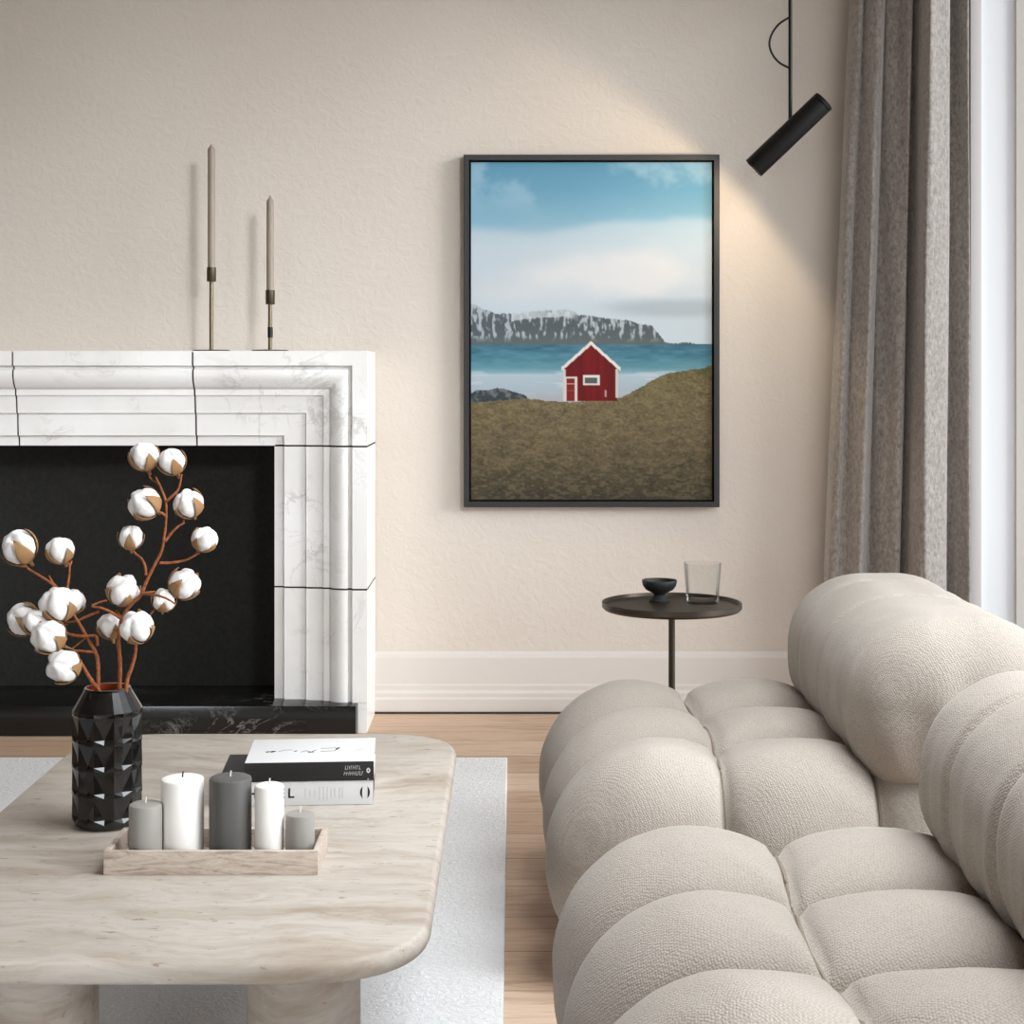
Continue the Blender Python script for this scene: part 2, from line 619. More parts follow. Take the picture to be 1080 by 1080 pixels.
def vring(side, z): return [(fx(XR - u if side > 0 else XL + u), d, z) for u, d in SECT]
def fblock(name, rings, mat):
    me = rings_mesh(name, rings)
    o = link(name, me, mat, fire)
    autosmooth(me, 28)
    return o
G = 0.0028
xs1, xs2 = (203 - VX) * K, (13 - VX) * K
zin = ZT - UMAX
zmid = EYE - (622 - VY) * K
HZ = 0.092
fblock('mantel_block', [hring(xs1 + G), mitre(1), vring(1, zin + G)], M['marble'])
fblock('mantel_block', [hring(xs2 + G), hring(xs1 - G)], M['marble'])
fblock('mantel_block', [hring(xs2 - G), mitre(-1), vring(-1, zin + G)], M['marble'])
for s in (1, -1):
    fblock('jamb_block', [vring(s, zin - G), vring(s, zmid + G)], M['marble'])
    fblock('jamb_block', [vring(s, zmid - G), vring(s, HZ)], M['marble'])
def jring(r):   # joint: same section, set back a little
    return r
def hj(x): return [(fx(x), min(d + 0.005, SECT[-1][1]), ZT - u) for u, d in SECT]
def vj(s, z): return [(fx(XR - u if s > 0 else XL + u), min(d + 0.005, SECT[-1][1]), z) for u, d in SECT]
def fit(r, dz=0, dx=0): return r
for x in (xs1, xs2):
    a, b = hj(x - G), hj(x + G)
    a = [(p[0], p[1], p[2] - (0.004 if k == 0 or k == len(a) - 1 else 0)) for k, p in enumerate(a)]
    b = [(p[0], p[1], p[2] - (0.004 if k == 0 or k == len(b) - 1 else 0)) for k, p in enumerate(b)]
    fblock('joint', [a, b], M['joint'])
for s in (1, -1):
    for z in (zin, zmid):
        fblock('joint', [vj(s, z - G), vj(s, z + G)], M['joint'])
hx0, hx1 = (-160 - VX) * K, -0.4745
box('hearth_slab', (fx(hx0), 4.872 - FY, 0), (fx(hx1), WALL - 0.02 - FY, HZ), M['black_marble'], fire, 0.003)
for a, b in ((hx1 + 0.001, XR), (XL, hx0 - 0.001)):
    box('plinth_block', (fx(a), 0, 0), (fx(b), WALL - 0.003 - FY, HZ - 0.001), M['marble'], fire)
box('firebox_panel', (fx(XL + UMAX), 0.272, HZ), (fx(XR - UMAX), 0.297, zin), M['firebox'], fire)

# ------------------------------------------------------------------ large furniture: rug, sofa, coffee table
def rug():
    bm = bmesh.new()
    nx, ny = 60, 60
    x0, x1, y0, y1, h = -1.9, -0.016, 1.0, 4.562, 0.012
    o = box('rug', (x0, y0, 0.0), (x1, y1, h), M['rug'], None, 0.005, 3)
    return tag(o, 'off-white wool rug on the oak floor under the stone coffee table', 'rug')
rug()

def cell(d, a):
    d = np.minimum(d / a, 1.0)
    return np.sqrt(np.maximum(0, 1 - (1 - d) ** 2))

def cube_grid(n):
    lin = np.linspace(-1, 1, n + 1)
    verts, faces, idx = [], [], {}
    def vid(p):
        k = (round(p[0], 5), round(p[1], 5), round(p[2], 5))
        if k not in idx:
            idx[k] = len(verts)
            verts.append(p)
        return idx[k]
    for ax in range(3):
        for sgn in (-1, 1):
            grid = [[None] * (n + 1) for _ in range(n + 1)]
            for i in range(n + 1):
                for j in range(n + 1):
                    p = [0, 0, 0]
                    p[ax] = sgn
                    p[(ax + 1) % 3] = lin[i]
                    p[(ax + 2) % 3] = lin[j]
                    grid[i][j] = vid(tuple(p))
            for i in range(n):
                for j in range(n):
                    q = (grid[i][j], grid[i + 1][j], grid[i + 1][j + 1], grid[i][j + 1])
                    faces.append(q if sgn > 0 else q[::-1])
    return np.array(verts, dtype=float), faces
CG = cube_grid(88)

def puff(name, lo, hi, rad, xs, ys, ax, ay, BX, BY, mat, parent, wob=0.004, seed=0.0, shape=None):
    P, faces = CG
    lo, hi, rad = np.array(lo, float), np.array(hi, float), np.array(rad, float)
    half = (hi - lo) / 2
    mid = (hi + lo) / 2
    Q = P * half
    core = np.clip(Q, -(half - rad), half - rad)
    d = (Q - core) / rad
    L = np.linalg.norm(d, axis=1, keepdims=True)
    dn = d / np.maximum(L, 1e-9)
    V = core + dn * rad
    nrm = dn / rad
    nrm /= np.linalg.norm(nrm, axis=1, keepdims=True)
    sink = np.zeros(len(V))
    Wd = V + mid
    for seams, axis, a, B in ((xs, 0, ax, BX), (ys, 1, ay, BY)):
        if not seams:
            continue
        # seams curve a little, like pulled fabric
        off = 0.008 * np.sin(Wd[:, 1 - axis] * 9 + seed + axis)
        dist = np.min(np.abs(Wd[:, axis][:, None] + off[:, None] - np.array(seams)[None, :]), axis=1)
        sk = B * (1 - cell(dist, a)) + 0.012 * np.exp(-(dist / 0.007) ** 2)
        sink = sink + sk - 0.6 * np.minimum(sink, sk)
    V = Wd - nrm * sink[:, None]
    if shape is not None:
        V = shape(V)
    if wob:
        for i in range(len(V)):
            p = V[i]
            w = mnoise.noise(Vector((p[0] * 7 + seed, p[1] * 7, p[2] * 7))) * wob + mnoise.noise(Vector((p[0] * 19, p[1] * 19 + seed, p[2] * 19))) * wob * 0.35
            V[i] = p + nrm[i] * w
    me = bpy.data.meshes.new(name)
    me.from_pydata(V.tolist(), [], faces)
    return link(name, me, mat, parent)

def sofa_module(loc, label, seed):
    """local frame: x 0 = front edge, y 0 = near end, y grows away from the camera"""
    t = thing('sofa_module', label, 'sofa', loc, 0, 'tufted sofa modules')
    XS, YS = [0.325, 0.60], [0.30, 0.575]
    def seat_shape(V):
        return V
    st = puff('seat', (0.0, 0.0, 0.0), (0.96, 0.89, 0.425), (0.21, 0.13, 0.2), XS, YS, 0.15, 0.14, 0.052, 0.088, M['fabric'], t, 0.004, seed)
    seam_cords(st, st, (0.0, 0.0, 0.0), (0.96, 0.89, 0.425), XS, YS, seed)
    def back_shape(V):
        # leans back slightly, with draped folds near its lower front edge
        z = V[:, 2]
        V[:, 0] += 0.02 * (z - 0.36)
        k = np.clip((0.62 - z) / 0.26, 0, 1) * np.clip((0.80 - V[:, 0]) / 0.25, 0, 1)
        V[:, 0] += 0.004 * k * np.sin(V[:, 1] * 52 + z * 9 + seed) + 0.0025 * k * np.sin(V[:, 1] * 118 - z * 14)
        k2 = np.clip((0.62 - z) / 0.26, 0, 1) * np.clip((0.12 - V[:, 1]) / 0.12, 0, 1)
        V[:, 1] += 0.009 * k2 * np.sin(V[:, 0] * 55 + z * 8)
        return V
    bk = puff('back_cushion', (0.54, 0.0, 0.335), (0.93, 0.86, 0.66), (0.16, 0.12, 0.15), [], [0.40, 0.63], 0.1, 0.06, 0.0, 0.006, M['fabric'], t, 0.004, seed + 3, back_shape)
    seam_cords(bk, bk, (0.54, 0.0, 0.335), (0.93, 0.86, 0.66), [], [0.40, 0.63], seed + 3, 0.46, 0.002)
    return t
def seam_cords(o, parent, lo, hi, xs, ys, seed, zc=0.16, rad=0.0032):
    from mathutils.bvhtree import BVHTree
    me = o.data
    bv = BVHTree.FromPolygons([v.co.copy() for v in me.vertices], [tuple(p.vertices) for p in me.polygons])
    mid = [(a + b) / 2 for a, b in zip(lo, hi)]
    for axis, seams in ((0, xs), (1, ys)):
        for sx in seams:
            pts = []
            for k in range(0, 91):
                a = math.radians(2 + 176 * k / 90)
                d = Vector((0, math.cos(a), math.sin(a))) if axis == 0 else Vector((math.cos(a), 0, math.sin(a)))
                c = Vector((mid[0], mid[1], zc))
                c[axis] = sx
                q = None
                for it in range(3):
                    hit = bv.ray_cast(c + d * 2, -d)
                    if hit[0] is None:
                        break
                    q = hit[0]
                    c[axis] = sx - 0.008 * math.sin(q[1 - axis] * 9 + seed + axis)
                if q is not None:
                    pts.append(q - d * 0.0005)
            tube('seam_cord', pts, rad, M['seam'], parent, 6)
sofa_module((0.06, 2.795, 0), 'tufted greige fabric sofa module beside the small round black side table', 1.0)
sofa_module((0.06, 1.635, 0), 'tufted greige fabric sofa module nearest the camera, cut off by the bottom right', 4.2)

def coffee_table():
    cx, cy = -0.497, 2.70
    hx, hy, r = 0.385, 0.655, 0.17
    t = thing('coffee_table', 'pale travertine coffee table with rounded corners and drum legs on the white rug', 'coffee table', (cx, cy, 0.0))
    zt, th, rb = 0.35, 0.030, 0.010
    prof = []
    for k in range(9):
        a = -math.pi / 2 + math.pi * k / 8
        prof.append((rb * (1 - math.cos(a)), zt - th / 2 + (th / 2) * math.sin(a)))
    ns = 14
    def ring(ins, z):
        out = []
        for q, (sx, sy) in enumerate(((1, 1), (-1, 1), (-1, -1), (1, -1))):
            for k in range(ns + 1):
                a = math.pi / 2 * (q + k / ns)
                # slightly squarish corner
                c, s = math.cos(a), math.sin(a)
                e = 0.88
                c = math.copysign(abs(c) ** e, c); s = math.copysign(abs(s) ** e, s)
                out.append((sx * (hx - r) + (r - ins) * c, sy * (hy - r) + (r - ins) * s, z))
        return out
    rings = [ring(i, z) for i, z in prof]
    me = rings_mesh('tabletop', rings)
    link('tabletop', me, M['travertine'], t)
    autosmooth(me, 40)
    lz = 0.0125
    for px, D, rad in ((320.5, 2.255, 0.079), (43, 2.255, 0.079)):
        p = W(px, 1000, D)
        lathe('leg', [(0, lz), (rad - 0.004, lz), (rad, lz + 0.004), (rad, zt - th - 0.0), (0, zt - th)], M['travertine'], t, 64, (p.x - cx, D - cy, 0))
    for px in (320.5, 43):
        p = W(px, 1000, 2.255)
        lathe('leg', [(0, lz), (0.075, lz), (0.079, lz + 0.004), (0.079, zt - th), (0, zt - th)], M['travertine'], t, 64, (p.x - cx, 3.14 - cy, 0))
    return t
coffee_table()
TZ = 0.35

# ------------------------------------------------------------------ curtain
def curtain():
    z0, z1, nz = 0.006, CEIL - 0.012, 60
    plan = [(0.998, 5.17), (1.004, 5.11), (1.02, 5.095), (1.036, 5.115), (1.052, 5.10), (1.078, 5.055), (1.09, 5.05), (1.104, 5.075), (1.122, 5.115), (1.136, 5.105), (1.165, 5.075), (1.192, 5.04), (1.206, 5.04),
            (1.214, 5.075), (1.222, 5.105), (1.236, 5.085), (1.244, 5.02), (1.252, 4.97), (1.262, 4.962), (1.285, 4.975), (1.345, 5.02), (1.354, 5.06), (1.360, 5.12), (1.385, 5.13), (1.41, 5.09), (1.432, 5.055), (1.440, 5.10)]
    path = smooth_path([(x, y, 0) for x, y in plan], 7)
    v, f = [], []
    n = len(path)
    for j in range(nz + 1):
        z = z0 + (z1 - z0) * j / nz
        fac = 1.0 - 0.115 * max(0.0, z - 0.49)
        for i, p in enumerate(path):
            w = 0.006 * math.sin(z * 2.3 + i * 0.21) + 0.004 * math.sin(z * 5.1 + i * 0.4)
            v.append((1.41 - (1.41 - p.x) * fac + w * 0.35, p.y + w * 0.6, z))
    for j in range(nz):
        for i in range(n - 1):
            f.append((j * n + i, j * n + i + 1, (j + 1) * n + i + 1, (j + 1) * n + i))
    me = bpy.data.meshes.new('curtain')
    me.from_pydata(v, [], f)
    o = link('curtain', me, M['curtain'])
    s = o.modifiers.new('thickness', 'SOLIDIFY'); s.thickness = 0.004; s.offset = 0
    tag(o, 'full-length grey velvet curtain hanging in folds beside the bright window', 'curtain')
curtain()

# ------------------------------------------------------------------ framed picture
def picture():
    D = WALL
    a, b = W(489, 535, 5.183), W(759, 163, 5.183)
    cx = (a.x + b.x) / 2
    t = thing('framed_picture', 'black-framed coastal picture of a red cabin hanging on the plaster wall', 'picture', (cx, WALL, a.z))
    w, h = (b.x - a.x) / 2, b.z - a.z
    fw = 0.0175
    y0, y1 = -0.04, -0.002
    v, f = [], []
    def rect(ix, y):
        s = len(v)
        v.extend([(-w + ix, y, ix), (w - ix, y, ix), (w - ix, y, h - ix), (-w + ix, y, h - ix)])
        return s
    rs = [rect(0, y1), rect(0, y0 + 0.001), rect(0.001, y0), rect(fw, y0), rect(fw, y1)]
    for A, B in zip(rs, rs[1:] + rs[:1]):
        for k in range(4):
            k2 = (k + 1) % 4
            f.append((A + k, A + k2, B + k2, B + k))
    link('frame', mesh('frame', v, f), M['frame'], t, smooth=False)
    box('backing', (-w + fw, -0.012, fw), (w - fw, -0.003, h - fw), M['frame_gap'], t)
    # print: a dense sheet carrying the picture as a colour attribute
    gap = 0.006
    cw, ch = w - fw - gap, h - 2 * (fw + gap)
    nx, ny = 290, 403
    u = (np.arange(nx) + 0.5) / nx
    vv = (np.arange(ny) + 0.5) / ny
    rgb = paint(nx, ny)
    xs = -cw + 2 * cw * np.arange(nx) / (nx - 1)
    zs = (fw + gap) + ch * (1 - np.arange(ny) / (ny - 1))
    X, Z = np.meshgrid(xs, zs)
    verts = [(float(x), -0.026, float(z)) for x, z in zip(X.ravel(), Z.ravel())]
    faces = [(j * nx + i, (j + 1) * nx + i, (j + 1) * nx + i + 1, j * nx + i + 1) for j in range(ny - 1) for i in range(nx - 1)]
    nb = len(verts)
    me = bpy.data.meshes.new('print')
    # sheet thickness: a rim behind the printed face
    border = [i for i in range(nx)] + [j * nx + nx - 1 for j in range(1, ny)] + [(ny - 1) * nx + i for i in range(nx - 2, -1, -1)] + [j * nx for j in range(ny - 2, 0, -1)]
    for i in border:
        x, y, z = verts[i]
        verts.append((x, -0.012, z))
    m = len(border)
    for k in range(m):
        k2 = (k + 1) % m
        faces.append((border[k], border[k2], nb + k2, nb + k))
    me.from_pydata(verts, [], faces)
    ca = me.color_attributes.new('print', 'FLOAT_COLOR', 'POINT')
    lin = np.where(rgb <= 0.04045, rgb / 12.92, ((rgb + 0.055) / 1.055) ** 2.4)
    cols = np.ones((len(verts), 4), dtype=np.float32)
    cols[:nb, :3] = lin.reshape(-1, 3)
    cols[nb:, :3] = 0.02
    ca.data.foreach_set('color', cols.ravel())
    mat = material('printed_canvas', rough=0.75, spec=0.2)
    n = N(mat)
    at = n.new('ShaderNodeAttribute', attribute_name='print')
    n.color(at.outputs['Color'])
    n.normal(n.bump(n.noise(n.coords(), 500, 2), 0.05, 0.001))
    link('canvas', me, mat, t, smooth=False)

def paint(nx, ny):
    """coastal scene: sky, cloud bank, snowy ridge, sea, surf, grass and a red cabin; returns sRGB 0..1"""
    rng = np.random.default_rng(7)
    def vnoise(fx_, fy_, oct_=4, seed=0):
        out = np.zeros((ny, nx)); amp = 1.0; tot = 0
        r = np.random.default_rng(seed)
        for o in range(oct_):
            gx, gy = max(2, int(fx_ * 2 ** o)) + 2, max(2, int(fy_ * 2 ** o)) + 2
            gr = r.random((gy, gx))
            x = np.linspace(0, gx - 1.001, nx); y = np.linspace(0, gy - 1.001, ny)
            xi, yi = x.astype(int), y.astype(int)
            tx, ty = x - xi, y - yi
            tx, ty = tx * tx * (3 - 2 * tx), ty * ty * (3 - 2 * ty)
            xi1, yi1 = np.minimum(xi + 1, gx - 1), np.minimum(yi + 1, gy - 1)
            a = gr[np.ix_(yi, xi)] * (1 - tx) + gr[np.ix_(yi, xi1)] * tx
            b = gr[np.ix_(yi1, xi)] * (1 - tx) + gr[np.ix_(yi1, xi1)] * tx
            out += amp * (a * (1 - ty)[:, None] + b * ty[:, None])
            tot += amp; amp *= 0.55
        return out / tot
    # work in the pixel frame of the picture study: x 44..734, y 57..1015
    x = 44 + 690 * (np.arange(nx) + 0.5) / nx
    y = 57 + 958 * (np.arange(ny) + 0.5) / ny
    X, Y = np.meshgrid(x, y)
    def C(*c): return np.array(c, float) / 255
    def lerp(a, b, t): return a + (b - a) * np.clip(t, 0, 1)[..., None]
    def ss(a, b, v):
        t = np.clip((v - a) / (b - a), 0, 1); return t * t * (3 - 2 * t)
    def interp_col(stops, t):
        ys = [s[0] for s in stops]
        return np.stack([np.interp(t, ys, [s[1][k] for s in stops]) for k in range(3)], -1) / 255
    n1 = vnoise(3, 5, 5, 1); n2 = vnoise(6, 14, 4, 2)
    img = interp_col([(57, (96, 150, 178)), (140, (110, 163, 190)), (235, (142, 184, 204)), (300, (190, 206, 216)), (430, (200, 206, 211)), (500, (186, 198, 206)), (575, (198, 208, 214))], Y + (n1 - .5) * 24)
    img = lerp(img, C(188, 210, 222), 0.5 * ss(.52, .75, vnoise(4, 7, 5, 9)) * ss(240, 120, Y))
    # soft high veil and the bright cloud bank
    edge = 232 + 18 * np.sin(X / 130) + (n1 - .5) * 40
    img = lerp(img, C(200, 213, 221), 0.7 * ss(edge - 14, edge + 22, Y))
    cl = np.exp(-(((X - 460) / 330) ** 2 + ((Y - 372) / 78) ** 2) * 1.2)
    img = lerp(img, C(220, 222, 224), ss(.22, .85, cl + (n1 - .5) * .7 + (n2 - .5) * .3))
    dk = np.exp(-(((X - 640) / 230) ** 2 + ((Y - 472) / 30) ** 2))
    img = lerp(img, C(166, 177, 186), 0.75 * ss(.15, .9, dk + (n2 - .5) * .25))
    img = lerp(img, C(214, 217, 219), 0.7 * np.exp(-(((X - 190) / 130) ** 2 + ((Y - 425) / 30) ** 2)))
    # ridge
    rx = [44, 60, 75, 98, 120, 140, 165, 185, 210, 240, 285, 310, 340, 352, 365, 392, 420, 460, 500, 530, 560, 572, 585, 600, 625, 660, 690, 734]
    ry = [459, 462, 472, 479, 489, 486, 488, 484, 481, 478, 477, 474, 481, 492, 490, 493, 499, 502, 508, 517, 519, 533, 548, 568, 572, 568, 573, 576]
    ridge = np.interp(x, rx, ry) + (rng.random(nx) - .5) * 3
    R = np.broadcast_to(ridge, (ny, nx))
    mt = (Y > R) & (Y < 576)
    streak = vnoise(105, 40, 2, 4) * .5 + vnoise(60, 70, 2, 5) * .35 + vnoise(10, 30, 2, 21) * .15
    rock = interp_col([(460, (98, 106, 113)), (520, (84, 93, 98)), (576, (96, 104, 104))], Y)
    snow = ss(.52, .66, streak + .06 * ss(60, 0, Y - R) + .10 * ss(240, 60, X) - .02)
    rock = lerp(rock, C(196, 203, 209), .8 * snow * ss(572, 545, Y))
    rock = lerp(rock, C(206, 212, 218), .75 * ((Y - R < 20) & (X > 160) & (X < 350)) * ss(.3, .5, n2))
    img = np.where(mt[..., None], rock, img)
    # sea
    sea = interp_col([(573, (76, 112, 128)), (590, (66, 116, 134)), (640, (98, 146, 160)), (655, (140, 172, 184)), (660, (176, 192, 202)), (700, (168, 182, 192)), (735, (168, 170, 172))], Y)
    wv = vnoise(14, 120, 3, 6)
    sea += ((wv - .5) * .20 * ss(660, 600, Y))[..., None]
    sea = lerp(sea, C(208, 214, 219), .5 * ss(.55, .66, vnoise(5, 60, 3, 8)) * ss(645, 655, Y) * ss(725, 690, Y))
    img = np.where((Y >= 574)[..., None], sea, img)
    # headland rocks at the left
    rk = np.interp(x, [44, 60, 90, 120, 140, 165, 190, 205, 215], [716, 706, 706, 698, 700, 708, 715, 722, 745])
    rm = (Y > np.broadcast_to(rk, (ny, nx)) + (n2 - .5) * 8) & (X < 214) & (Y < 760)
    img = np.where(rm[..., None], lerp(np.broadcast_to(C(58, 66, 70), img.shape), C(106, 112, 114), ss(.45, .7, vnoise(40, 60, 3, 11))), img)
    # grass
    gy_ = np.interp(x, [44, 120, 200, 235, 300, 330, 465, 500, 520, 555, 590, 620, 660, 700, 734], [737, 733, 727, 732, 736, 736, 728, 712, 702, 680, 661, 654, 648, 642, 637])
    gm = Y > np.broadcast_to(gy_, (ny, nx)) + (vnoise(60, 40, 2, 12) - .5) * 7
    t = vnoise(110, 260, 1, 13) * .34 + rng.random((ny, nx)) * .24 + vnoise(22, 60, 3, 22) * .42
    gcol = interp_col([(640, (112, 103, 68)), (735, (112, 100, 72)), (800, (108, 96, 70)), (900, (92, 82, 60)), (1015, (66, 60, 46))], Y)
    gcol = gcol * (0.60 + .76 * t)[..., None]
    gcol = lerp(gcol, C(138, 122, 92), .35 * ss(.52, .7, vnoise(50, 150, 2, 15)))
    gcol = lerp(gcol, C(72, 74, 40), .5 * ss(.45, .65, vnoise(8, 10, 3, 16)) * ss(740, 660, Y))
    img = np.where(gm[..., None], gcol, img)
    # cabin
    roof = np.interp(x, [305, 388, 470], [643, 570, 643])
    RR = np.broadcast_to(roof, (ny, nx))
    fac = (X > 311) & (X < 462) & (Y > RR + 2) & (Y < 734)
    red = np.broadcast_to(C(112, 22, 25), img.shape) * (0.78 + .4 * (vnoise(60, 3, 2, 17)))[..., None]
    img = np.where(fac[..., None], red, img)
    def fill(x0, x1, y0, y1, c):
        m = (X >= x0) & (X <= x1) & (Y >= y0) & (Y <= y1)
        img[m] = np.array(c) / 255
    fill(309, 315, 645, 735, (205, 198, 190)); fill(458, 464, 645, 726, (205, 198, 190))
    fill(313, 348, 665, 735, (214, 206, 200)); fill(318, 342, 671, 735, (128, 34, 34))
    fill(318, 342, 684, 686, (190, 160, 152)); fill(318, 342, 704, 706, (150, 70, 66))
    fill(365, 412, 660, 690, (222, 218, 210)); fill(371, 406, 667, 684, (88, 92, 88))
    fill(428, 433, 704, 722, (180, 150, 146))
    eave = (np.abs(Y - RR) < 5.5) & (X > 303) & (X < 472)
    img = np.where(eave[..., None], C(224, 219, 212), img)
    return np.clip(img, 0, 1) * 0.92
picture()

# ------------------------------------------------------------------ pendant spotlight
def pendant():
    D = 4.78
    rx = (833.5 - VX) * D / F
    t = thing('pendant_spotlight', 'black tube spotlight tilted on a thin ceiling rod beside the picture', 'lamp', (rx, D, CEIL))
    ztip = EYE - (128 - VY) * D / F
    lathe('canopy', [(0, -0.025), (0.045, -0.025), (0.05, -0.02), (0.05, 0.0), (0, 0)], M['black_metal'], t, 32)
    tube('rod', [(0, 0, -0.02), (0, 0, ztip - CEIL)], 0.0058, M['black_metal'], t)
    c = W(832, 142, D)
    ax = Vector((-71, 0, -68)).normalized() * 0.983
    ax.y = 0.10
    ax.normalize()
    L, R = 0.285, 0.0335
    head = lathe('lamp_head', [(0, L / 2), (R - 0.002, L / 2), (R, L / 2 - 0.002), (R, L / 2 - 0.012), (R - 0.002, L / 2 - 0.013), (R, L / 2 - 0.015), (R, -L / 2 + 0.002), (R - 0.001, -L / 2), (R - 0.004, -L / 2),
                               (R - 0.005, -L / 2 + 0.03), (0, -L / 2 + 0.03)], M['black_metal'], t, 48)
    q = (-ax).to_track_quat('Z', 'Y')
    head.rotation_mode = 'QUATERNION'
    head.rotation_quaternion = q
    head.location = c - t.location
    lathe('bulb', [(0, -L / 2 + 0.029), (R - 0.008, -L / 2 + 0.029), (R - 0.008, -L / 2 + 0.0245), (0, -L / 2 + 0.0235)], M['lampglow'], head, 32)
    pts = [W(833, 18, D), W(822, 25, D), W(814.5, 35, D), W(811.5, 46, D), W(814.5, 57, D), W(822, 66, D), W(833, 72, D)]
    tube('cable', smooth_path([p - t.location for p in pts]), 0.0033, M['black_metal'], t, 8)
    l = bpy.data.lights.new('spot_beam', 'SPOT')
    l.energy = 6.5
    l.color = (1.0, 0.80, 0.55)
    l.spot_size = math.radians(164)
    l.spot_blend = 0.22
    l.shadow_soft_size = 0.02
    lo = bpy.data.objects.new('spot_beam', l)
    COL.objects.link(lo)
    tip = c + ax * (L / 2 + 0.012)
    lo.location = tip
    aim = Vector((ax.x, 0.27, ax.z))
    lo.rotation_euler = aim.to_track_quat('-Z', 'Y').to_euler()
pendant()

# ------------------------------------------------------------------ side table, bowl, glass
SD, SH = 4.20, 0.495
def side_table():
    cx = (708.5 - VX) * SD / F
    t = thing('side_table', 'round black metal side table on a thin stem behind the sofa', 'side table', (cx, SD, 0))
    R = 0.1815
    lathe('tabletop', [(0, SH - 0.012), (R - 0.006, SH - 0.012), (R, SH - 0.006), (R, SH + 0.007), (R - 0.001, SH + 0.008), (R - 0.006, SH + 0.008), (R - 0.009, SH), (0, SH)], M['bronze'], t, 96)
    lathe('stem', [(0, 0.01), (0.0085, 0.01), (0.0085, SH - 0.012), (0, SH - 0.012)], M['bronze'], t, 24)
    lathe('base', [(0, 0), (0.14, 0), (0.14, 0.006), (0.137, 0.01), (0, 0.01)], M['bronze'], t, 64)
    D = 4.265
    o = lathe('footed_bowl', [(0, 0), (0.026, 0), (0.027, 0.003), (0.019, 0.012), (0.014, 0.018), (0.020, 0.023), (0.036, 0.031), (0.044, 0.042), (0.0465, 0.054), (0.0455, 0.0565), (0.0435, 0.055), (0.04, 0.044), (0.03, 0.034), (0, 0.028)],
              M['stone_bowl'], None, 64)
    o.location = ((695.5 - VX) * D / F, D, SH)
    tag(o, 'small black footed bowl on the round side table', 'bowl')
    D = 4.235
    o = lathe('tumbler', [(0, 0), (0.040, 0), (0.0425, 0.004), (0.044, 0.02), (0.0498, 0.1045), (0.0490, 0.1055), (0.0482, 0.1045), (0.0418, 0.022), (0.038, 0.015), (0, 0.013)], M['glass'], None, 64)
    o.location = ((741 - VX) * D / F, D, SH)
    tag(o, 'clear glass tumbler on the round side table', 'glass')
side_table()

# ------------------------------------------------------------------ taper candles on the mantel
def taper(px, ytip, yshoulder, ycup, ycupb, label_h, label_c, collar=False):
    D = 5.05
    x = (px - VX) * D / F
    z = lambda py: EYE - (py - VY) * D / F - ZT
    t = thing('candle_holder', label_h, 'candlestick', (x, D, ZT), 0, 'candlesticks on the mantel')
    lathe('base', [(0, 0), (0.057, 0), (0.058, 0.002), (0.057, 0.0045), (0.008, 0.006), (0, 0.006)], M['brass_dark'], t, 64)
    lathe('stem', [(0, 0.006), (0.0066, 0.006), (0.0066, z(ycupb)), (0, z(ycupb))], M['brass'], t, 24)
    lathe('cup', [(0, z(ycupb)), (0.0135, z(ycupb)), (0.0145, z(ycupb) + 0.002), (0.0145, z(ycup)), (0.0122, z(ycup)), (0.0122, z(ycupb) + 0.004), (0, z(ycupb) + 0.004)], M['brass_dark'], t, 32)
    if collar:
        lathe('collar', [(0.0066, z(356)), (0.0082, z(356)), (0.0082, z(345)), (0.0066, z(345))], M['black_metal'], t, 24)
    zb = z(ycupb) + 0.0045
    o = lathe('taper_candle', [(0, 0), (0.0115, 0), (0.0115, z(yshoulder) - zb), (0.0105, z(yshoulder) - zb + 0.005), (0.0045, z(yshoulder) - zb + 0.012), (0.0018, z(ytip) - zb), (0, z(ytip) - zb)],
              M['wax_taupe'], None, 32)
    o.location = (x, D, ZT + zb)
    tag(o, label_c, 'candle', 'taper candles on the mantel')
taper(223, 152, 158, 282, 297, 'taller slim brass candlestick at the left on the marble mantel', 'tall taupe taper candle in the taller candlestick on the mantel')
taper(285, 206, 213, 306, 321, 'shorter slim brass candlestick at the right on the marble mantel', 'taupe taper candle in the shorter candlestick on the mantel', True)

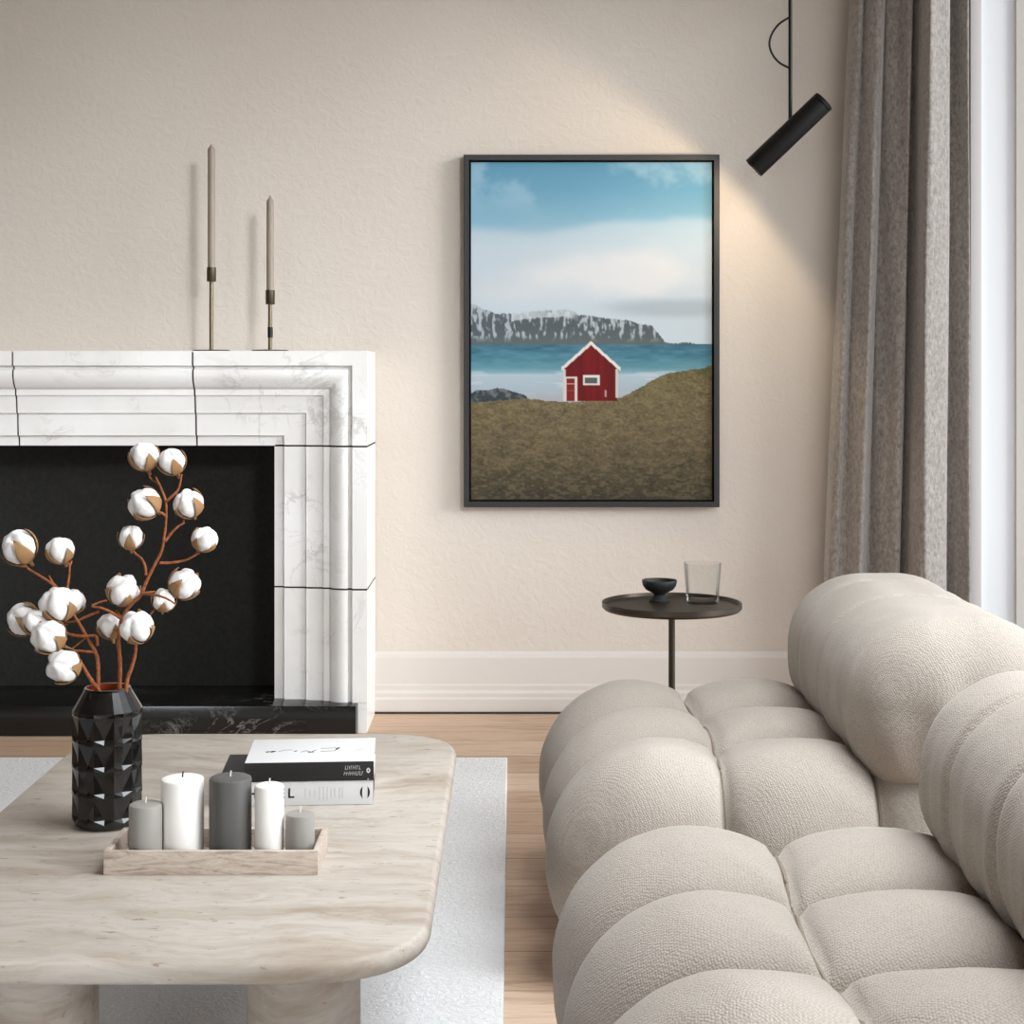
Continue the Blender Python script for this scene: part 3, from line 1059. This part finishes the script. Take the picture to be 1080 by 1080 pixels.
# ------------------------------------------------------------------ tray and pillar candles
def tray():
    xa, xb, ya, yb = -0.611, -0.291, 2.405, 2.532
    h, th, fl = 0.036, 0.008, 0.007
    cx, cy = (xa + xb) / 2, (ya + yb) / 2
    t = thing('candle_tray', 'rectangular limed-wood tray of pillar candles on the travertine table', 'tray', (cx, cy, TZ))
    hx, hy = (xb - xa) / 2, (yb - ya) / 2
    box('tray_floor', (-hx + th, -hy + th, 0.0), (hx - th, hy - th, fl), M['tray'], t)
    for a, b in (((-hx, -hy, 0), (hx, -hy + th, h)), ((-hx, hy - th, 0), (hx, hy, h)), ((-hx, -hy + th, 0), (-hx + th, hy - th, h)), ((hx - th, -hy + th, 0), (hx, hy - th, h))):
        box('tray_side', a, b, M['tray'], t, 0.001)
    spots = [(153.5, 2.447, 17.3, 847, M['wax_grey'], M['wick'], 'small grey pillar candle at the end of the tray beside the black vase'),
             (192.5, 2.474, 22.3, 820, M['wax_white'], M['wick_burnt'], 'thick white pillar candle in the tray between small grey and charcoal candles'),
             (243, 2.471, 22.2, 819, M['wax_dark'], M['wick'], 'tall charcoal pillar candle in the middle of the wooden tray'),
             (284, 2.462, 15.2, 827, M['wax_white'], M['wick'], 'slim white pillar candle in the tray to the right of the charcoal candle'),
             (316.5, 2.462, 15.3, 857, M['wax_grey'], M['wick'], 'small pale grey pillar candle at the right end of the tray')]
    for px, D, rp, ytop, wax, wk, lab in spots:
        x = (px - VX) * D / F
        r = rp * D / F
        hgt = EYE - (ytop - VY) * D / F - TZ - fl
        t2 = thing('pillar_candle', lab, 'candle', (x, D, TZ + fl), 0, 'pillar candles in the wooden tray')
        lathe('wax', [(0, 0), (r - 0.001, 0), (r, 0.001), (r, hgt - 0.004), (r - 0.001, hgt - 0.0015), (r - 0.004, hgt), (r * 0.5, hgt + 0.001), (0, hgt + 0.0005)], wax, t2, 64)
        tube('wick', [(0, 0, hgt - 0.002), (0.0003, 0, hgt + 0.005), (0.001, 0, hgt + 0.009)], 0.0012, wk, t2, 8)
tray()

# ------------------------------------------------------------------ books
def text_mesh(name, s, size, mat, parent, loc, rot, depth=0.0004, align='CENTER', shear=0.0, bold=0.0):
    cu = bpy.data.curves.new(name, 'FONT')
    cu.body = s
    cu.size = size
    cu.extrude = depth
    cu.align_x = align
    cu.align_y = 'CENTER'
    cu.shear = shear
    cu.offset = bold
    tmp = bpy.data.objects.new(name, cu)
    COL.objects.link(tmp)
    dg = bpy.context.evaluated_depsgraph_get()
    me = bpy.data.meshes.new_from_object(tmp.evaluated_get(dg))
    bpy.data.objects.remove(tmp)
    me.name = name
    o = link(name, me, mat, parent, smooth=False)
    o.location = loc
    o.rotation_euler = rot
    return o

def book(name, label, loc, rz, w, d, h, cover, spine, pages, group=None):
    """origin: front right bottom corner; x runs left (negative), y away"""
    t = thing(name, label, 'book', loc, rz, group)
    ct = 0.003
    box('cover', (-w, 0.001, h - ct), (0, d, h), cover, t, 0.0006)
    box('cover', (-w, 0.001, 0), (0, d, ct), cover if name != 'book' else cover, t, 0.0006)
    box('spine', (-w, -0.001, 0.0005), (0, 0.003, h - 0.0005), spine, t, 0.0008)
    box('pages', (-w + 0.004, 0.003, ct), (-0.004, d - 0.004, h - ct), pages, t)
    return t

def strokes(name, polys, mat, parent, thick=0.0008):
    """flat ink marks on a top face: list of (list of (x,y), z, half width)"""
    v, f = [], []
    for pts, z, hw in polys:
        for (a, b) in zip(pts, pts[1:]):
            A, B = Vector((a[0], a[1], 0)), Vector((b[0], b[1], 0))
            dd = (B - A).normalized()
            nn = Vector((-dd.y, dd.x, 0)) * hw
            s = len(v)
            for zz in (z, z + 0.0003):
                for p in (A - nn, B - nn, B + nn, A + nn):
                    v.append((p.x, p.y, zz))
            for q in ((0, 3, 2, 1), (4, 5, 6, 7), (0, 1, 5, 4), (1, 2, 6, 5), (2, 3, 7, 6), (3, 0, 4, 7)):
                f.append(tuple(s + i for i in q))
    return link(name, mesh(name, v, f), mat, parent, smooth=False)

def strokes_front(name, polys, mat, parent, y):
    """ink marks on a spine facing -y: list of polygons [(x,z)...]"""
    v, f = [], []
    for pts in polys:
        s = len(v)
        n = len(pts)
        for yy in (y - 0.0004, y):
            for x, z in pts:
                v.append((x, yy, z))
        f.append(tuple(range(s, s + n)))
        f.append(tuple(range(s + n, s + 2 * n))[::-1])
        for k in range(n):
            k2 = (k + 1) % n
            f.append((s + k, s + k2, s + n + k2, s + n + k))
    return link(name, mesh(name, v, f), mat, parent, smooth=False)

def books():
    rz = math.radians(4.0)
    D = 2.80
    p = W(393.5, 848, D)
    h1, h2 = 0.0425, 0.0335
    px2m = D / F
    b1 = book('book', 'thick book with white lettered spine and black cover under the other book', (p.x, D, TZ), rz, 0.268, 0.205, h1, M['black_cover'], M['paper'], M['paper'])
    for s, px in (('C', 257), ('H', 267), ('A', 277), ('N', 287), ('E', 297.5), ('L', 307.5)):
        text_mesh('lettering', s, 0.0235, M['ink'], b1, ((px - 393.5) * px2m, -0.0012, 0.0215), (math.pi / 2, 0, 0), 0.0003, bold=0.0004)
    cres = []
    for s in (-1, 1):
        out, inn = [], []
        for k in range(13):
            a = -1.05 + 2.1 * k / 12
            out.append((s * (0.0002 + 0.0098 * math.cos(a) - 0.0015), 0.0105 * math.sin(a) / math.sin(1.05)))
            inn.append((s * (0.0002 + 0.0098 * math.cos(a) - 0.0015 - 0.0036 * math.cos(a * 1.5)), 0.0105 * math.sin(a) / math.sin(1.05)))
        cres.append([((385 - 393.5) * px2m + x, 0.0215 + z) for x, z in out + inn[::-1][1:-1]])
    strokes_front('emblem', cres, M['ink'], b1, -0.001)
    faint = []
    for k, (px, hh) in enumerate(((322, .010), (327, .006), (332, .006), (337, .012), (341, .012), (345, .012), (349, .008), (353, .008), (358, .010), (361, .010))):
        xx = (px - 393.5) * px2m
        faint.append([(xx, 0.0215 - hh), (xx + 0.002, 0.0215 - hh), (xx + 0.002, 0.0215 + hh), (xx, 0.0215 + hh)])
    strokes_front('faint_lettering', faint, M['grey_ink'], b1, -0.001)
    w2 = 0.222
    b2 = book('book', 'white-topped book with black spine lying on top of the other book', (p.x + 0.0015, D - 0.002, TZ + h1), rz, w2, 0.178, h2, M['paper'], M['black_cover'], M['paper'])
    # wavy hand-lettered lines and round mark on the spine
    for zc, x0, x1 in ((0.0228, -0.050, -0.0195), (0.0128, -0.052, -0.018)):
        polys = []
        k = 0
        x = x0
        rnd = random.Random(int(zc * 1e5))
        while x < x1 - 0.003:
            wd = rnd.uniform(0.0022, 0.0036)
            hgt = 0.0032
            sl = 0.0012
            polys.append([(x, zc - hgt), (x + 0.0007, zc - hgt), (x + 0.0007 + sl, zc + hgt), (x + sl, zc + hgt)])
            zz = rnd.choice((-hgt, 0, hgt - 0.0008))
            polys.append([(x + 0.0006, zc + zz), (x + wd, zc + zz), (x + wd, zc + zz + 0.0007), (x + 0.0006, zc + zz + 0.0007)])
            x += wd + 0.0006
        strokes_front('lettering', polys, M['white_ink'], b2, -0.001)
    circ = [(-0.0095 + 0.0034 * math.cos(a), 0.0175 + 0.0046 * math.sin(a)) for a in [2 * math.pi * k / 20 for k in range(20)]]
    hole = [(-0.0095 + 0.0012 * math.cos(a), 0.0175 + 0.0016 * math.sin(a)) for a in [2 * math.pi * k / 12 for k in range(12)]]
    strokes_front('emblem', [circ], M['white_ink'], b2, -0.001)
    strokes_front('emblem_centre', [hole], M['black_cover'], b2, -0.0013)
    strokes_front('spine_mark', [[(-0.011, 0.0012), (-0.009, 0.0012), (-0.009, 0.0034), (-0.011, 0.0034)]], M['white_ink'], b2, -0.001)
    z = h2
    y0 = 0.085
    marks = [([(-0.192, y0 - .008), (-0.186, y0 - .004)], z, .003), ([(-0.184, y0 - .008), (-0.1765, y0 - .001)], z, .0036)]
    strokes('cover_blot', marks, M['ink'], b2)
    thin = [([(-0.17, y0 - .004), (-0.158, y0 + .006), (-0.146, y0 + .007)], z, .0006), ([(-0.142, y0 - .006), (-0.138, y0)], z, .002), ([(-0.13, y0 - .012), (-0.122, y0 - .002), (-0.112, y0 - .012), (-0.104, y0 + .004)], z, .0008),
            ([(-0.118, y0 - .014), (-0.107, y0 - .012)], z, .002), ([(-0.096, y0 + .014), (-0.07, y0 + .017), (-0.066, y0 + .006), (-0.072, y0 - .006)], z, .0007), ([(-0.096, y0 - .008), (-0.072, y0 - .006)], z, .0008),
            ([(-0.068, y0 + .004), (-0.064, y0 + .02)], z, .002)]
    strokes('cover_drawing', thin, M['ink'], b2)
    strokes('cover_caption', [([(-0.034, y0 + .004), (-0.022, y0 + .004)], z, .0012), ([(-0.019, y0 + .004), (-0.016, y0 + .004)], z, .0012)], M['wax_grey'], b2)
books()

# ------------------------------------------------------------------ vase and cotton branches
VD = 2.68
def vase():
    cx = (113.5 - VX) * VD / F
    t = thing('vase', 'black glazed faceted vase holding cotton branches on the travertine table', 'vase', (cx, VD, TZ))
    n = 11
    R = 0.0575
    verts, faces = [], []
    def ring(r0, r1, z, ph):
        s = len(verts)
        for k in range(2 * n):
            a = math.pi * (k + ph) / n
            r = r0 if k % 2 == 0 else r1
            verts.append((r * math.cos(a), r * math.sin(a), z))
        return s
    rows, zb, zt = 4, 0.012, 0.186
    rh = (zt - zb) / rows
    seq = [ring(R * .80, R * .80, 0.0, 0), ring(R * .93, R * .93, 0.004, 0)]
    for r in range(rows):
        z = zb + r * rh
        seq.append(ring(R * 1.0, R * .975, z, 0.0))
        seq.append(ring(R * 1.0, R * .87, z + rh * .16, 0.0))
        seq.append(ring(R * .985, R * .955, z + rh * .93, 0.0))
    seq.append(ring(R * 1.0, R * .985, zt, 0.0))
    seq.append(ring(R * .99, R * .99, zt + 0.006, 0))
    seq.append(ring(R * .67, R * .67, 0.2235, 0))
    seq.append(ring(R * .65, R * .65, 0.2275, 0))
    seq.append(ring(R * .60, R * .60, 0.2275, 0))
    m = 2 * n
    for A, B in zip(seq, seq[1:]):
        for k in range(m):
            k2 = (k + 1) % m
            if (k % 2 == 0):
                faces += [(A + k, A + k2, B + k), (A + k2, B + k2, B + k)]
            else:
                faces += [(A + k, A + k2, B + k2), (A + k, B + k2, B + k)]
    faces.append(tuple(seq[0] + k for k in range(m))[::-1])
    me = mesh('body', verts, faces)
    link('body', me, M['ceramic'], t, smooth=False)
    o = lathe('inner_wall', [(R * .60, 0.2274), (R * .62, 0.222), (R * .80, 0.192), (R * .80, 0.02), (0, 0.02)], M['rust'], t, 48)
vase()

def boll_meshes(seed):
    r = random.Random(seed)
    # cotton: five puffed locks merged into one lumpy body of unit radius
    bm = bmesh.new()
    bmesh.ops.create_icosphere(bm, subdivisions=4, radius=1)
    nl = r.choice((4, 5))
    ph = r.random() * 6.28
    for v in bm.verts:
        d = v.co.normalized()
        a = math.atan2(d.y, d.x) + ph
        rim = math.sqrt(max(0, 1 - d.z * d.z))
        lob = abs(math.cos(a * nl / 2)) ** 0.55
        groove = (1 - lob) * 0.30 * min(1, rim * 1.5 + 0.15)
        lump = mnoise.noise(d * 2.3 + Vector((seed, 0, 0))) * 0.07 + mnoise.noise(d * 6 + Vector((0, seed, 0))) * 0.035
        v.co = d * (1 - groove + lump)
        v.co.z *= 0.93
    cot = bpy.data.meshes.new('cotton')
    bm.to_mesh(cot); bm.free()
    # calyx: pointed bracts cupping the boll from below
    vs, fs = [], []
    nb = nl
    for b in range(nb):
        a0 = 2 * math.pi * (b + 0.5) / nb - ph + r.uniform(-.08, .08)
        rows, cols = 9, 6
        reach = r.uniform(1.75, 2.3)
        s = len(vs)
        for i in range(rows + 1):
            tt = i / rows
            pol = math.pi - tt * reach
            wdt = (0.66 * math.sin(min(1, tt * 1.5) * math.pi * 0.5) * (1 - tt ** 1.7) + 0.012)
            for j in range(cols + 1):
                q = (j / cols - 0.5) * 2
                a = a0 + q * wdt / max(0.35, math.sin(pol))
                rad = 1.05 + 0.02 * q * q + 0.10 * max(0, tt - 0.7)
                vs.append((rad * math.sin(pol) * math.cos(a), rad * math.sin(pol) * math.sin(a), rad * math.cos(pol) * 0.97))
        for i in range(rows):
            for j in range(cols):
                k = s + i * (cols + 1) + j
                fs.append((k, k + 1, k + cols + 2, k + cols + 1))
    tube_geo(vs, fs, [Vector((0, 0, -1.35)), Vector((0, 0, -1.1)), Vector((0, 0, -0.9))], [0.09, 0.13, 0.28], 10)
    cal = bpy.data.meshes.new('calyx')
    cal.from_pydata([tuple(v) for v in vs], [], fs)
    return cot, cal
BOLLS = [boll_meshes(s) for s in (3, 8, 14, 21)]
for c, k in BOLLS:
    c.materials.append(M['cotton']); k.materials.append(M['calyx'])

def branch(label, stems, bolls):
    base = W(stems[0][0][0][0], 872, VD)
    t = thing('cotton_branch', label, 'cotton branch', (base.x, base.y, TZ + 0.02), 0, 'cotton branches in the black vase')
    v, f = [], []
    for pts, r0, r1 in stems:
        P = [W(p[0], p[1], VD + (p[2] if len(p) > 2 else 0)) - t.location for p in pts]
        P = [Vector((p.x, p.y, max(p.z, 0.006))) for p in smooth_path(P, 5)]
        n = len(P)
        tube_geo(v, f, P, [(r0 + (r1 - r0) * i / (n - 1)) * (1 + 0.10 * math.sin(i * 2.1)) for i in range(n)], 8)
    link('stem', mesh('stem', v, f), M['twig'], t)
    for i, (px, py, rp, ax, dy) in enumerate(bolls):
        D = VD + dy
        c = W(px, py, D) - t.location
        a = Vector((ax[0], -ax[2] * 0.6, ax[1])).normalized()
        cot, cal = BOLLS[(i * 3 + len(bolls)) % len(BOLLS)]
        o = link('cotton_boll', cot, None, t)
        o.location = c
        q = a.to_track_quat('Z', 'Y')
        o.rotation_mode = 'QUATERNION'
        o.rotation_quaternion = q @ Vector((0, 0, 1)).rotation_difference(Vector((0, 0, 1)))
        s = rp * D / F * 1.03
        o.scale = (s, s, s)
        k = link('calyx', cal, None, o)
        k.modifiers.new('thickness', 'SOLIDIFY').thickness = 0.035

T1, T2, T3 = 0.0042, 0.0026, 0.0015
branch('tallest cotton branch with many bolls, rising from the middle of the black vase',
       [([(121, 872, 0), (124, 800, 0), (126, 725, 0), (126.5, 700, 0), (125, 676, 0), (128, 655, 0), (136, 640, 0), (148, 628, 0), (155, 612, 0), (163, 596, 0), (170, 582, 0), (173, 568, 0), (175, 550, 0), (175, 530, 0), (170, 515, 0), (166, 507, 0), (164.5, 503, 0)], T1, T3),
        ([(168, 593.5), (180, 593.5, .005), (195, 591, .01), (205, 586, .01), (212, 581, .01)], T2, T3),
        ([(206, 586, .01), (208, 581, .012)], T3, T3),
        ([(174, 571), (181, 562, .005), (188, 555, .008), (194.5, 551.5, .012)], T2, T3),
        ([(193, 553, .012), (194, 547, .015)], T3, T3),
        ([(175, 529), (183, 522), (188, 516, .005), (190.5, 507, .006), (191.5, 500, .006)], T2, T3),
        ([(190.5, 504, .006), (187, 499, .006)], T3, T3),
        ([(161, 507, .004), (157.5, 502, .004), (158, 495, .004)], T3, T3), ([(169, 514), (165, 509, .003), (161, 507, .004)], T3, T3),
        ([(174, 543.5), (169, 540.5, -.004), (163, 541, -.006), (158, 545, -.006)], T2, T3),
        ([(154, 607), (153, 597, .004), (149, 589, .006), (142, 583, .008), (139.5, 577, .008)], T2, T3),
        ([(149, 626.5), (158, 627, -.012), (168, 628.5, -.02), (177, 632, -.026), (185, 637, -.028)], T2, T3),
        ([(158, 649, .01), (161, 645, .015), (166, 639, .018)], T3, T3), ([(146, 655, .012), (158, 649, .01)], T3, T3),
        ([(150, 625), (164, 624, .02), (178, 622, .03), (186, 620, .03)], T3, T3),
        ([(127, 652), (116, 645, -.006), (106, 641, -.008), (97, 639.5, -.008), (104, 635.5, -.006), (113, 633, -.004)], T2, T3),
        ([(122, 644, .01), (128, 652)], T2, T2),
        ([(97, 639.5, -.008), (98, 637, -.008)], T3, T3),
        ([(121, 668, .02), (126, 663, .006)], T3, T2)],
       [(152, 481, 15.5, (-.25, .9, .25), .004), (181, 486.5, 14.5, (-.35, .85, .25), .006), (152, 531, 17, (-.45, .4, .8), -.006), (198.5, 531, 15.5, (-.2, .65, .7), .015),
        (138, 566.5, 13, (.02, .95, .35), .008), (216, 568.5, 13.5, (.4, .8, .35), .012), (195, 615.5, 16.5, (.5, .6, .5), .03), (173, 632.5, 12.5, (.15, .8, .5), .022),
        (130, 622, 17, (.3, .6, .75), .012), (116.5, 660, 14, (-.15, .95, .2), .03)])
branch('short cotton branch with a single large boll at the right of the vase mouth',
       [([(126, 862, -.012), (130, 780, -.012), (133.5, 722, -.014), (138.5, 705, -.016), (142.5, 690, -.02), (143.5, 676, -.024)], T1, T2)],
       [(144, 661, 17.5, (-.1, .6, .8), -.034)])
branch('spreading cotton branch leaning over the left of the black vase',
       [([(110, 868, -.004), (106, 780, -.004), (103.5, 735, -.004), (103.5, 705, -.004), (101.5, 690, -.004), (95, 678, -.004), (88, 665, -.004), (80, 652, 0), (73, 642, .004), (62, 622, .006), (56, 615, .006), (51.5, 607, .006)], T1, T3),
        ([(58, 618, .006), (50, 612.5, .006), (40, 606, .006), (30, 600, .006), (26, 594, .006)], T2, T3), ([(27, 597.5, .006), (17, 597, .006)], T3, T3),
        ([(71, 640, .004), (71, 622, .008), (73, 606, .01), (73, 596, .01), (69, 590, .01)], T2, T3), ([(73, 600, .01), (75.5, 591.5, .012)], T3, T3),
        ([(103, 681, -.004), (101, 671, -.006), (90, 671, -.008), (78, 670, -.008), (69, 667, -.006), (64, 660, -.004)], T2, T2),
        ([(101, 688, -.004), (90, 687, -.008), (78, 686, -.01), (67, 684, -.012), (60, 680, -.012)], T2, T3),
        ([(91, 672, -.004), (84, 678, -.006), (76, 684, -.008)], T3, T3),
        ([(104, 645, .0), (92, 650, .002), (80, 655, .002), (65, 657, .004)], T2, T3),
        ([(63, 675, -.02), (70, 682, -.014), (76, 686, -.01)], T3, T3),
        ([(41, 664, .01), (52, 668, .004), (66, 666, -.004)], T3, T3)],
       [(20, 577, 18.5, (-.45, .75, .5), .006), (63, 580, 14.5, (-.25, .85, .45), .01), (61, 637, 19, (-.2, .75, .55), -.006), (77, 634, 13, (.5, .6, .3), .022),
        (24, 653, 17, (-.5, .45, .5), .012), (38, 656, 14, (-.4, .75, .5), -.012), (51, 671, 18, (-.4, .5, .75), -.03)])
branch('lowest cotton branch with one boll drooping beside the vase neck',
       [([(112, 870, -.008), (108, 790, -.01), (105, 733, -.012), (98, 720, -.014), (91, 709, -.016), (84, 697, -.018), (80, 693, -.018)], T1, T2)],
       [(66.5, 702, 18, (-.35, .2, .9), -.03)])
